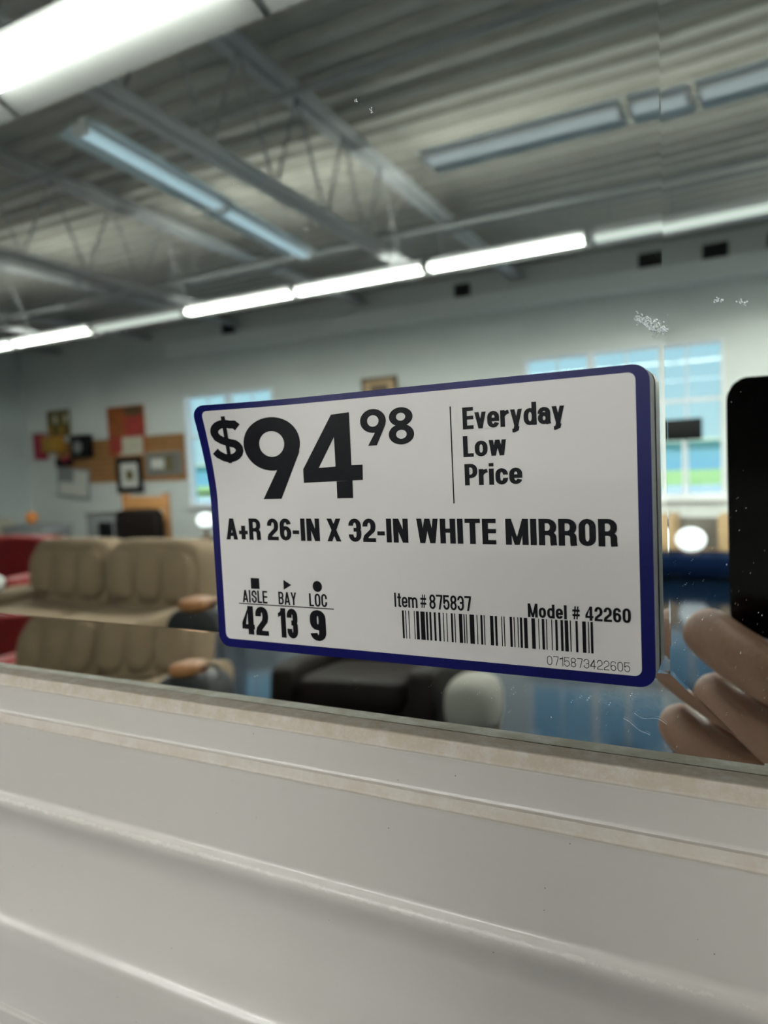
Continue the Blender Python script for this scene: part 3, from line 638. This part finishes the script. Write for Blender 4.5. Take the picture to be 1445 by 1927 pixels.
# ---- lettering: strokes with a flat elliptical pen
def arc(cx, cy, rx, ry, a0, a1, n=8):
    return [(cx + rx * math.cos(math.radians(a0 + (a1 - a0) * i / n)), cy + ry * math.sin(math.radians(a0 + (a1 - a0) * i / n))) for i in range(n + 1)]
def glyph(ch, w, hx, hy):
    """returns (strokes, polygons); a stroke is (points, closed); cap height 1, box width w"""
    L, R_, B, T = hx, w - hx, hy, 1 - hy; cx = w / 2; rx = (R_ - L) / 2; ry = min(rx * 1.15, .24); Mi = .52
    S, P = [], []
    def st(p, c=False): S.append((p, c))
    def dg(x0, y0, x1, y1, t): P.append([(x0 - t / 2, y0), (x0 + t / 2, y0), (x1 + t / 2, y1), (x1 - t / 2, y1)])
    def loop(b, t, l=L, r=R_):
        rx_ = (r - l) / 2; c_ = (l + r) / 2; ry_ = min(rx_ * 1.15, (t - b) / 2)
        return arc(c_, t - ry_, rx_, ry_, 180, 0) + arc(c_, b + ry_, rx_, ry_, 0, -180)
    X = .745; XT = X - hy
    if ch in 'O0': st(loop(B, T), True)
    elif ch == 'o': st(loop(B, XT), True)
    elif ch in 'Cc':
        t = T if ch == 'C' else XT; g_ = .08 if ch == 'C' else .015
        st([(R_, t - ry - g_)] + arc(cx, t - ry, rx, ry, 0, 180) + arc(cx, B + ry, rx, ry, 180, 360) + [(R_, B + ry + g_)])
    elif ch in 'Il': st([(L, 0), (L, 1)])
    elif ch == 'i': st([(L, 0), (L, X)]); st([(L, .84), (L, 1)])
    elif ch == 'E': st([(L, 0), (L, 1)]); [st([(L, y), (w, y)]) for y in (B, Mi, T)]
    elif ch == 'L': st([(L, 0), (L, 1)]); st([(L, B), (w, B)])
    elif ch == 'H': st([(L, 0), (L, 1)]); st([(R_, 0), (R_, 1)]); st([(L, Mi), (R_, Mi)])
    elif ch == 'T': st([(cx, 0), (cx, 1)]); st([(0, T), (w, T)])
    elif ch == 'N': st([(L, 0), (L, 1)]); st([(R_, 0), (R_, 1)]); dg(L + hx * .1, 1, R_ - hx * .1, 0, 2.1 * hx)
    elif ch == 'M': st([(L, 0), (L, 1)]); st([(R_, 0), (R_, 1)]); dg(L + hx * .1, 1, cx, 0, 1.6 * hx); dg(R_ - hx * .1, 1, cx, 0, 1.6 * hx)
    elif ch == 'W':
        q = w / 4
        for a_, b_ in ((hx, q + hx * .15), (cx, q + hx * .15), (cx, 3 * q - hx * .15), (w - hx, 3 * q - hx * .15)): dg(a_, 1, b_, 0, 1.9 * hx)
    elif ch == 'w':
        q = w / 4
        for a_, b_ in ((hx, q + hx * .15), (cx, q + hx * .15), (cx, 3 * q - hx * .15), (w - hx, 3 * q - hx * .15)): dg(a_, X, b_, 0, 1.8 * hx)
    elif ch == 'X': dg(hx, 1, w - hx, 0, 2.1 * hx); dg(w - hx, 1, hx, 0, 2.1 * hx)
    elif ch == 'Y': dg(hx, 1, cx, .40, 2 * hx); dg(w - hx, 1, cx, .40, 2 * hx); st([(cx, 0), (cx, .44)])
    elif ch == 'v': dg(hx, X, cx, 0, 1.9 * hx); dg(w - hx, X, cx, 0, 1.9 * hx)
    elif ch == 'y':
        dg(hx, X, cx, .02, 1.9 * hx); dg(w - hx, X, cx - .045, -.12, 1.8 * hx); st([(cx * .30, -.19 + 0), (cx * .6, -.19), (cx, -.14), (cx + hx * .3, .0)])
    elif ch == 'A': dg(hx, 0, cx, 1, 2 * hx); dg(w - hx, 0, cx, 1, 2 * hx); st([(hx + .06, .25), (w - hx - .06, .25)])
    elif ch in 'PRB':
        st([(L, 0), (L, 1)]); rb = min(.2, R_ - L - .02); m_ = .46 if ch == 'R' else (.42 if ch == 'P' else Mi)
        m_ = m_ if ch != 'R' else .47
        st([(L, T)] + arc(R_ - rb, T - rb, rb, rb, 90, 0, 5) + arc(R_ - rb, m_ + rb, rb, rb, 0, -90, 5) + [(L, m_)])
        if ch == 'R': st([(cx, m_)] + arc(R_ - rb, m_ - rb * .8, rb, rb * .8, 90, 0, 5) + [(R_, .12), (R_ + .02, 0)])
        if ch == 'B': st([(L, m_)] + arc(R_ - rb, m_ - rb, rb, rb, 90, 0, 5) + arc(R_ - rb, B + rb, rb, rb, 0, -90, 5) + [(L, B)])
    elif ch == 'S':
        st([(R_, T - ry - .06)] + arc(cx, T - ry, rx, ry, 0, 180) + [(L, .66), (L + .04, .60), (R_ - .04, .42), (R_, .35)] + arc(cx, B + ry, rx, ry, 0, -180) + [(L, B + ry + .07)])
    elif ch == 'e':
        xm = .36; st([(L, xm), (R_, xm)] + arc(cx, XT - ry * .9, rx, ry * .9, 0, 180) + arc(cx, B + ry * .9, rx, ry * .9, 180, 345))
    elif ch == 'r': st([(L, 0), (L, X)]); st([(L, .52)] + arc(w, .40, w - L, XT - .40, 165, 92, 5))
    elif ch == 'd': st([(R_, 0), (R_, 1)]); st(loop(B, XT), True)
    elif ch == 'a':
        st([(L, XT - ry * .9 - .02)] + arc(cx, XT - ry * .8, rx, ry * .8, 180, 0) + [(R_, .1), (R_ + .03, 0)]); st(loop(B, .44, L, R_), True)
    elif ch == 't': st([(cx, .04), (cx, .97)]); st([(0, XT), (w, XT)]); st([(cx, B), (w, B)])
    elif ch == 'm':
        st([(L, 0), (L, X)]); a_ = (w - 2 * hx) / 4
        for k in (0, 1): st([(L + 2 * a_ * k, .5)] + arc(L + a_ * (2 * k + 1), XT - a_, a_, a_, 180, 0, 6) + [(L + 2 * a_ * (k + 1), 0)])
    elif ch == '-': st([(0, .38), (w, .38)])
    elif ch == '+': st([(0, .34), (w, .34)]); st([(cx, .02), (cx, .66)])
    elif ch == '#':
        for x in (.32, .68): dg(w * x - .05, .04, w * x + .05, .96, hx * 1.05)
        for y in (.34, .66): st([(0, y), (w, y)])
    elif ch == '1': st([(R_, 0), (R_, 1)]); P.append([(0, .68), (w - hx, .80), (w - hx, 1), (w - 1.6 * hx, 1), (w - 2.2 * hx, .88), (0, .82)])
    elif ch == '2': st([(L, .66), (L, T - ry)] + arc(cx, T - ry, rx, ry, 180, 0) + [(R_, .62), (R_ - .03, .50), (L + .04, .24), (L, B)]); st([(0, B), (w, B)])
    elif ch == '3':
        st([(L, .69), (L, T - ry)] + arc(cx, T - ry, rx, ry, 180, 0) + [(R_, Mi + .12)] + arc(R_ - .1, Mi + .1, .1, .1, 0, -90, 4) + [(cx * .8, Mi)])
        st([(cx * .8, Mi)] + arc(R_ - .1, Mi - .1, .1, .1, 90, 0, 4) + arc(cx, B + ry, rx, ry, 0, -180) + [(L, .32)])
    elif ch == '4':
        xs_ = w * .70; st([(xs_, 0), (xs_, 1)]); st([(0, .27), (w, .27)])
        P.append([(0, .27 - hy), (0, .40), (xs_ - hx * .6, 1), (xs_ + hx * .5, 1), (xs_ + hx * .5, .95), (xs_ - hx, .80), (hx * 1.1, .34), (hx * 1.1, .27 - hy)])
    elif ch == '5': st([(w - hx * .4, T), (L + hx * .3, T)]); st([(L + hx * .15, 1), (L, .46)]); st([(L, .48)] + arc(cx, .64 - ry, rx, ry, 165, 0) + arc(cx, B + ry, rx, ry, 0, -180) + [(L, .31)])
    elif ch in '69':
        a_ = loop(B, .57); b_ = [(L, B + ry)] + arc(cx, T - ry, rx, ry, 180, 8)
        if ch == '9': a_ = [(w - x, 1 - y) for x, y in a_]; b_ = [(w - x, 1 - y) for x, y in b_]
        st(a_, True); st(b_)
    elif ch == '7': st([(0, T), (w, T)]); P.append([(w - 2.0 * hx, T - hy * .5), (w, T - hy * .5), (w, .84), (w * .50 + hx, 0), (w * .50 - hx, 0), (w - 2.1 * hx, .80)])
    elif ch == '8': st(loop(Mi, T, L + .01, R_ - .01), True); st(loop(B, Mi), True)
    return S, P
def buf(points, closed, hx, hy):
    k = hx / hy; q = []
    for x, y in points:
        p = Vector((x, y * k))
        if not q or (p - q[-1]).length > 1e-5: q.append(p)
    if closed and (q[0] - q[-1]).length < 1e-5: q.pop()
    n = len(q); Lf, Rt = [], []
    for i in range(n):
        if closed or 0 < i < n - 1:
            a_ = (q[i] - q[i - 1]).normalized(); b_ = (q[(i + 1) % n] - q[i]).normalized()
            na, nb_ = Vector((-a_.y, a_.x)), Vector((-b_.y, b_.x)); nn = na + nb_
            nn = na if nn.length < 1e-6 else nn.normalized(); sc = min(2.0, 1 / max(.3, nn.dot(na)))
        else:
            a_ = (q[1] - q[0]) if i == 0 else (q[-1] - q[-2]); a_.normalize(); nn = Vector((-a_.y, a_.x)); sc = 1
        Lf.append(q[i] + nn * hx * sc); Rt.append(q[i] - nn * hx * sc)
    quads = []
    for i in range(n if closed else n - 1):
        j = (i + 1) % n; quads.append([(p.x, p.y / k) for p in (Lf[i], Lf[j], Rt[j], Rt[i])])
    return quads
INK = .00018
def add_poly(bm, pts):
    vs_ = []; lift = INK + len(bm.faces) * 4e-7
    for x, z in pts: vs_.append(bm.verts.new(sv(x, z, lift)))
    try: return bm.faces.new(vs_)
    except Exception: return None
def finish(name, bm, label=None):
    bmesh.ops.triangulate(bm, faces=bm.faces[:])
    me = bpy.data.meshes.new(name); bm.to_mesh(me); bm.free(); o = link(name, me, M['ink'], sign)
    if label: o['label'] = label
    return o
def text(name, s_, x0, x1, zb, cap, widths, hx, hy, gap, label=None, slope=0.0):
    """s_ set between x0 and x1 (mm from the sign's zero), baseline zb"""
    ws = [widths.get(c_, widths.get('*')) for c_ in s_]; tot = sum(ws) + gap * (len(s_) - 1); sc = (x1 - x0) / tot
    bm = bmesh.new(); x = 0
    for c_, w_ in zip(s_, ws):
        if c_ != ' ':
            S, P = glyph(c_, w_, hx, hy); polys = list(P)
            for pts, cl in S: polys += buf(pts, cl, hx, hy)
            for q in polys: add_poly(bm, [((x0 + (x + a_) * sc) / 1000, 1.5 + (zb + slope * (x + a_) * sc + b_ * cap) / 1000) for a_, b_ in q])
        x += w_ + gap
    return finish(name, bm, label)
WB = {'*': .60, 'I': .235, 'i': .235, 'l': .235, 'M': .86, 'W': .93, 'w': .82, '-': .34, '+': .5, 'A': .66, 'X': .68, 'N': .66, 'R': .64, 'E': .54, 'L': .50, 'T': .62, 'H': .64, ' ': .22, 'r': .42, 'v': .58, 'y': .58, 't': .38, 'm': .92, '#': .58, '1': .42, 'c': .57, 'e': .58, 'a': .58, 'o': .6, 'Y': .64}
text('name_lettering', 'A+R 26-IN X 32-IN WHITE MIRROR', -189.7, -38.7, -27.9, 8.45, WB, .115, .085, .075, slope=-.006)
text('slogan_lettering', 'Everyday', -87.1, -53.5, 9.5, 7.2, WB, .112, .085, .05)
text('slogan_lettering', 'Low', -87.3, -72.4, .4, 6.9, WB, .112, .085, .05)
text('slogan_lettering', 'Price', -87.1, -67.5, -9.0, 7.1, WB, .112, .085, .055)
text('aisle_lettering', 'AISLE', -183.4, -171.2, -53.0, 5.0, WB, .095, .07, .07)
text('aisle_lettering', 'BAY', -165.9, -157.5, -53.0, 5.0, WB, .095, .07, .07)
text('aisle_lettering', 'LOC', -151.7, -143.7, -53.0, 5.0, WB, .095, .07, .08)
text('aisle_number', '42', -184.4, -171.4, -65.9, 11.5, WB, .135, .085, .05)
text('aisle_number', '13', -166.6, -157.5, -66.0, 11.6, {'1': .40, '*': .56}, .13, .085, .06)
text('aisle_number', '9', -151.9, -144.8, -66.1, 11.8, WB, .135, .085, .05)
WI = dict(WB); WI[' '] = .16
text('item_lettering', 'Item # 875837', -115.5, -86.6, -51.3, 5.1, WI, .090, .068, .065)
WM = dict(WB); WM.update({' ': .26, '*': .62, 'M': .82})
text('model_lettering', 'Model # 42260', -67.2, -35.3, -52.1, 4.5, WM, .110, .080, .085)
text('code_lettering', '0715873422605', -61.4, -35.9, -67.3, 3.0, {'*': .56, '1': .36}, .035, .035, .13)
def prim(name, polys, label=None):
    bm = bmesh.new()
    for q in polys: add_poly(bm, [(x / 1000, 1.5 + z / 1000) for x, z in q])
    return finish(name, bm, label)
def rect(x0, x1, z0, z1): return [(x0, z0), (x1, z0), (x1, z1), (x0, z1)]
prim('square_mark', [rect(-178.9, -174.7, -47.4, -43.1)]); prim('triangle_mark', [[(-163.2, -47.2), (-159.5, -45.2), (-163.1, -43.3)]])
prim('round_mark', [[(-147.7 + 2.1 * math.cos(t * math.pi / 12), -45.3 + 2.1 * math.sin(t * math.pi / 12)) for t in range(24)]])
prim('rule_line', [rect(-185.4, -140.9, -53.75, -53.35)]); prim('rule_line', [rect(-91.55, -91.1, -14.9, 17.4)])
# bars, left and right edges in mm
EDG = [-112.74, -111.99, -111.45, -111.12, -110.22, -109.89, -108.1, -107.78, -107.24, -106.11, -105.57, -103.91, -103.49, -102.74, -102.16, -101.42, -100.5, -99.74, -98.8, -98.04, -97.13, -96.79, -95.81, -95.5, -94.16, -93.45, -92.88, -92.55, -91.23, -90.01, -89.56, -89.18, -88.7, -88.38, -87.37, -85.75, -84.88, -84.56, -83.53, -82.79, -82.35, -82.0, -80.15, -79.01, -78.47, -77.7, -76.26, -75.96, -75.43, -75.11, -73.38, -72.58, -72.06, -71.74, -70.78, -70.46, -69.96, -69.18, -68.64, -67.47, -66.13, -64.92, -63.91, -63.62, -62.76, -61.93, -61.4, -61.1, -59.68, -59.39, -58.45, -57.68, -56.74, -55.93, -55.46, -54.31, -53.78, -53.43, -52.05, -51.32, -49.96, -48.83, -48.22, -47.88, -47.41, -46.65]
prim('barcode', [rect(EDG[i], EDG[i + 1], -62.4, -52.4) for i in range(0, len(EDG), 2)])
# price figures
def ringq(cx, cz, ox, oz, ix, iz, dz=0, n=40):
    P = []
    for i in range(n):
        a_, b_ = 2 * math.pi * i / n, 2 * math.pi * (i + 1) / n
        P.append([(cx + ox * math.cos(a_), cz + oz * math.sin(a_)), (cx + ox * math.cos(b_), cz + oz * math.sin(b_)), (cx + ix * math.cos(b_), cz + dz + iz * math.sin(b_)), (cx + ix * math.cos(a_), cz + dz + iz * math.sin(a_))])
    return P
def nine(x0, x1, z0, z1):
    w_, h_ = x1 - x0, z1 - z0; cx = (x0 + x1) / 2; oz = .3265 * h_; cz = z1 - oz
    P = ringq(cx, cz, w_ / 2, oz, .22 * w_, .156 * h_)
    P.append([(x0 + .275 * w_, z0), (x0 + .612 * w_, z0), (x0 + .99 * w_, z0 + .575 * h_), (x0 + .86 * w_, z0 + .50 * h_), (x0 + .60 * w_, z0 + .40 * h_)])
    return P
def four(x0, x1, z0, z1):
    def q(px, py): return (x0 + ((px - .05 * (py - 48)) - 609) / 375 * (x1 - x0), z1 - (py - 50) / 595 * (z1 - z0))
    T_ = [q(*p) for p in ((805, 57), (917, 50), (825, 215), (628, 430), (730, 425), (836, 420), (935, 415), (1002, 415), (1005, 521), (633, 528), (942, 522), (947, 645), (848, 645), (843, 525))]
    a, b, c_, d_, e_, f_, g_, h__, i_, j_, k_, l_, m_, n_ = T_
    return [[a, c_, e_, d_], [a, b, c_], [b, g_, f_, c_], [d_, e_, f_, g_, h__, i_, j_], [n_, k_, l_, m_]]
def eight(x0, x1, z0, z1):
    w_, h_ = x1 - x0, z1 - z0; cx = (x0 + x1) / 2
    return ringq(cx, z1 - .255 * h_, .465 * w_, .255 * h_, .18 * w_, .105 * h_) + ringq(cx, z0 + .275 * h_, .5 * w_, .275 * h_, .205 * w_, .12 * h_)
prim('price_figure', nine(-177.2, -151.9, -12.1, 19.0)); prim('price_figure', four(-151.2, -125.7, -12.4, 18.4))
prim('price_figure', nine(-125.9, -115.6, 6.0, 18.8)); prim('price_figure', eight(-114.7, -104.9, 5.8, 18.6))
sd = [(-178.9, 16.0), (-180.3, 17.2)] + arc(-184.6, 14.6, 4.8, 3.1, 60, 190, 9) + [(-188.6, 12.6), (-186.6, 11.4), (-182.9, 10.2)] + arc(-184.3, 7.4, 5.0, 3.1, 50, -120, 9) + [(-189.3, 6.0), (-190.6, 7.4)]
prim('dollar_mark', buf(sd, False, 1.75, 1.55) + [rect(-185.3, -183.6, 2.4, 20.6)])

# ------------------------------------------------------------------ phone and photographer
def cp(l, t, b): return CAM + RIGHT * (l / 1000) + UP * (t / 1000) + FWD * (b / 1000)
ph = thing('phone', cp(-5, -41, -6), 'black mobile phone held up before the mirror', 'phone')
rotm = Matrix(((RIGHT.x, UP.x, -FWD.x), (RIGHT.y, UP.y, -FWD.y), (RIGHT.z, UP.z, -FWD.z))).to_4x4()
ph.matrix_world = Matrix.Translation(cp(-5, -41, -6)) @ rotm
def rr_solid(name, w_, h_, r, z0, z1, m, parent, n=8, cx=0, cy=0, inset=0.0006):
    bm = bmesh.new(); rings = []
    for z, ins in ((z0, inset), (z0 + inset, 0), (z1 - inset, 0), (z1, inset)):
        pts = []
        for sx, sy, a0 in ((1, 1, 0), (-1, 1, 90), (-1, -1, 180), (1, -1, 270)):
            for i in range(n + 1):
                a_ = math.radians(a0 + 90 * i / n); pts.append((cx + sx * (w_ / 2 - r) + (r - ins) * math.cos(a_), cy + sy * (h_ / 2 - r) + (r - ins) * math.sin(a_), z))
        rings.append([bm.verts.new(p) for p in pts])
    for a_, b_ in zip(rings, rings[1:]):
        for i in range(len(a_)): bm.faces.new((a_[i], a_[(i + 1) % len(a_)], b_[(i + 1) % len(a_)], b_[i]))
    bm.faces.new(rings[0]); bm.faces.new(rings[-1]); return obj(name, bm, m, parent, smooth=True, sharp=40)
rr_solid('phone_body', .078, .160, .014, -.004, .004, M['phone'], ph)
rr_solid('screen', .072, .155, .012, .0041, .0043, M['phone'], ph, inset=.00005)
for dy in (-.014, .012): rr_solid('lens_ring', .012, .012, .006, -.0048, -.0041, M['black'], ph, cx=.005, cy=.041 + dy * 1.3, inset=.0002)

def skin(name, chains, m, parent, sub=2, root=0, sx=1.0):
    """chains of (point, radius); equal points are merged so that limbs join"""
    V, E_, Rd, idx = [], [], [], {}
    for ch in chains:
        prev = None
        for p, r in ch:
            key = tuple(round(c_, 5) for c_ in p)
            if key not in idx: idx[key] = len(V); V.append(tuple(p)); Rd.append(r)
            i = idx[key]
            if prev is not None and prev != i: E_.append((prev, i))
            prev = i
    me = bpy.data.meshes.new(name); me.from_pydata(V, E_, []); me.update()
    o = link(name, me, None, parent); md = o.modifiers.new('skin', 'SKIN'); md.use_smooth_shade = True
    sl_ = me.skin_vertices[0].data if me.skin_vertices else None
    if sl_ is None:
        me.skin_vertices.new(); sl_ = me.skin_vertices[0].data
    for i, r in enumerate(Rd):
        sl_[i].radius = r if isinstance(r, tuple) else (r, r); sl_[i].use_root = (i == root)
    ss = o.modifiers.new('sub', 'SUBSURF'); ss.levels = sub; ss.render_levels = sub
    me.materials.append(m); return o
person = thing('person', (.36, -.62, FL), 'person in a dark shirt photographing the mirror, fingers round a black phone', 'person')
PO = Vector(person.location)
def q(x, y, z): return tuple(Vector((x, y, z)) - PO)
def qc(l, t, b): return tuple(cp(l, t, b) - PO)
pelv = q(.36, -.66, .98)
wrist = q(.150, -.330, 1.255); palm = qc(58, -150, 12)
body = [[(pelv, .115), (q(.36, -.66, 1.12), .105), (q(.35, -.65, 1.28), .12), (q(.34, -.63, 1.40), .095), (q(.34, -.62, 1.47), .048), (q(.34, -.60, 1.54), .062), (q(.34, -.585, 1.60), .078), (q(.34, -.60, 1.68), .055)],
        [(q(.34, -.63, 1.40), .095), (q(.50, -.62, 1.39), .052), (q(.53, -.56, 1.14), .040), (wrist, .026), (palm, .030)],
        [(q(.34, -.63, 1.40), .095), (q(.18, -.66, 1.39), .052), (q(.13, -.70, 1.14), .040), (q(.14, -.64, .90), .026), (q(.15, -.62, .82), .022)],
        [(pelv, .115), (q(.46, -.66, .86), .082), (q(.46, -.65, .52), .055), (q(.46, -.67, .14), .040), (q(.46, -.55, .09), .030)],
        [(pelv, .115), (q(.26, -.66, .86), .082), (q(.26, -.65, .52), .055), (q(.26, -.67, .14), .040), (q(.26, -.55, .09), .030)]]
skin('body', body, M['skin'], person)
# fingers lie across the back of the phone and reach past its left edge
FG = [[(qc(46, -141, 22), 13.5), (qc(18, -133, 31), 13.0), (qc(-14, -127, 26), 13.0), (qc(-38, -120, 20), 12.6), (qc(-50, -117, 15), 12.2), (qc(-55, -116, 13), 9.5)],
      [(qc(48, -168, 20), 13.5), (qc(16, -170, 30), 13.0), (qc(-16, -168, 27), 13.0), (qc(-36, -160, 20), 12.2), (qc(-46, -157, 15), 11.8), (qc(-52, -156, 13), 9.0)],
      [(qc(50, -190, 18), 12.5), (qc(18, -199, 28), 12.0), (qc(-12, -198, 24), 11.5), (qc(-30, -192, 16), 10.8), (qc(-42, -188, 12), 8.5)],
      [(qc(52, -208, 14), 11.0), (qc(24, -220, 20), 10.0), (qc(2, -220, 16), 9.5), (qc(-12, -216, 11), 7.5)],
      [(qc(60, -140, 0), 14.0), (qc(50, -112, -22), 12.0), (qc(34, -92, -22), 11.0), (qc(20, -80, -20), 8.5)]]
nm = ['index_finger', 'middle_finger', 'ring_finger', 'little_finger', 'thumb']
for n_, ch in zip(nm, FG):
    k_ = 1.38 if n_ == 'index_finger' else 1.26
    root = (palm, .020)
    skin(n_, [[root] + [(p, r * k_ / 1000) for p, r in ch]], M['skin'], person, 3)
skin('palm_side', [[(wrist, .026), (qc(74, -176, 6), .026), (qc(56, -165, 10), .026), (qc(36, -160, 4), .026), (qc(8, -158, -2), .024), (qc(-14, -158, -4), .020), (qc(-34, -156, -5), .017)]], M['skin'], person)
# clothes and hair
skin('shirt', [[(q(.36, -.66, .96), .125), (q(.36, -.66, 1.12), .117), (q(.35, -.65, 1.28), .132), (q(.34, -.63, 1.405), .104), (q(.34, -.625, 1.445), .062)],
               [(q(.34, -.63, 1.405), .104), (q(.50, -.62, 1.39), .062), (q(.53, -.56, 1.14), .050), (q(.44, -.49, 1.18), .045)],
               [(q(.34, -.63, 1.405), .104), (q(.18, -.66, 1.39), .062), (q(.13, -.70, 1.14), .050), (q(.137, -.66, 1.0), .042)]], M['shirt'], person)
skin('trousers', [[(q(.36, -.66, .98), .128), (q(.46, -.66, .84), .094), (q(.46, -.65, .52), .066), (q(.46, -.67, .16), .054)], [(q(.36, -.66, .98), .128), (q(.26, -.66, .84), .094), (q(.26, -.65, .52), .066), (q(.26, -.67, .16), .054)]], M['jeans'], person)
soft('hair', q(.34, -.625, 1.645), (.088, .092, .085), M['hair'], person, 1.0)
for s_ in (-1, 1):
    soft('shoe', q(.36 + s_ * .1, -.585, FL + .045), (.05, .14, .045), M['shoe'], person, .7)
    soft('eye', q(.34 + s_ * .03, -.515, 1.60), (.012, .008, .008), M['white'], person, 1.0, 6); soft('ear', q(.34 + s_ * .082, -.60, 1.60), (.010, .020, .032), M['skin'], person, 1.0, 6)
soft('nose', q(.34, -.500, 1.575), (.014, .018, .024), M['skin'], person, 1.0, 8); soft('mouth', q(.34, -.512, 1.535), (.024, .008, .007), M['red_leather'], person, 1.0, 8)
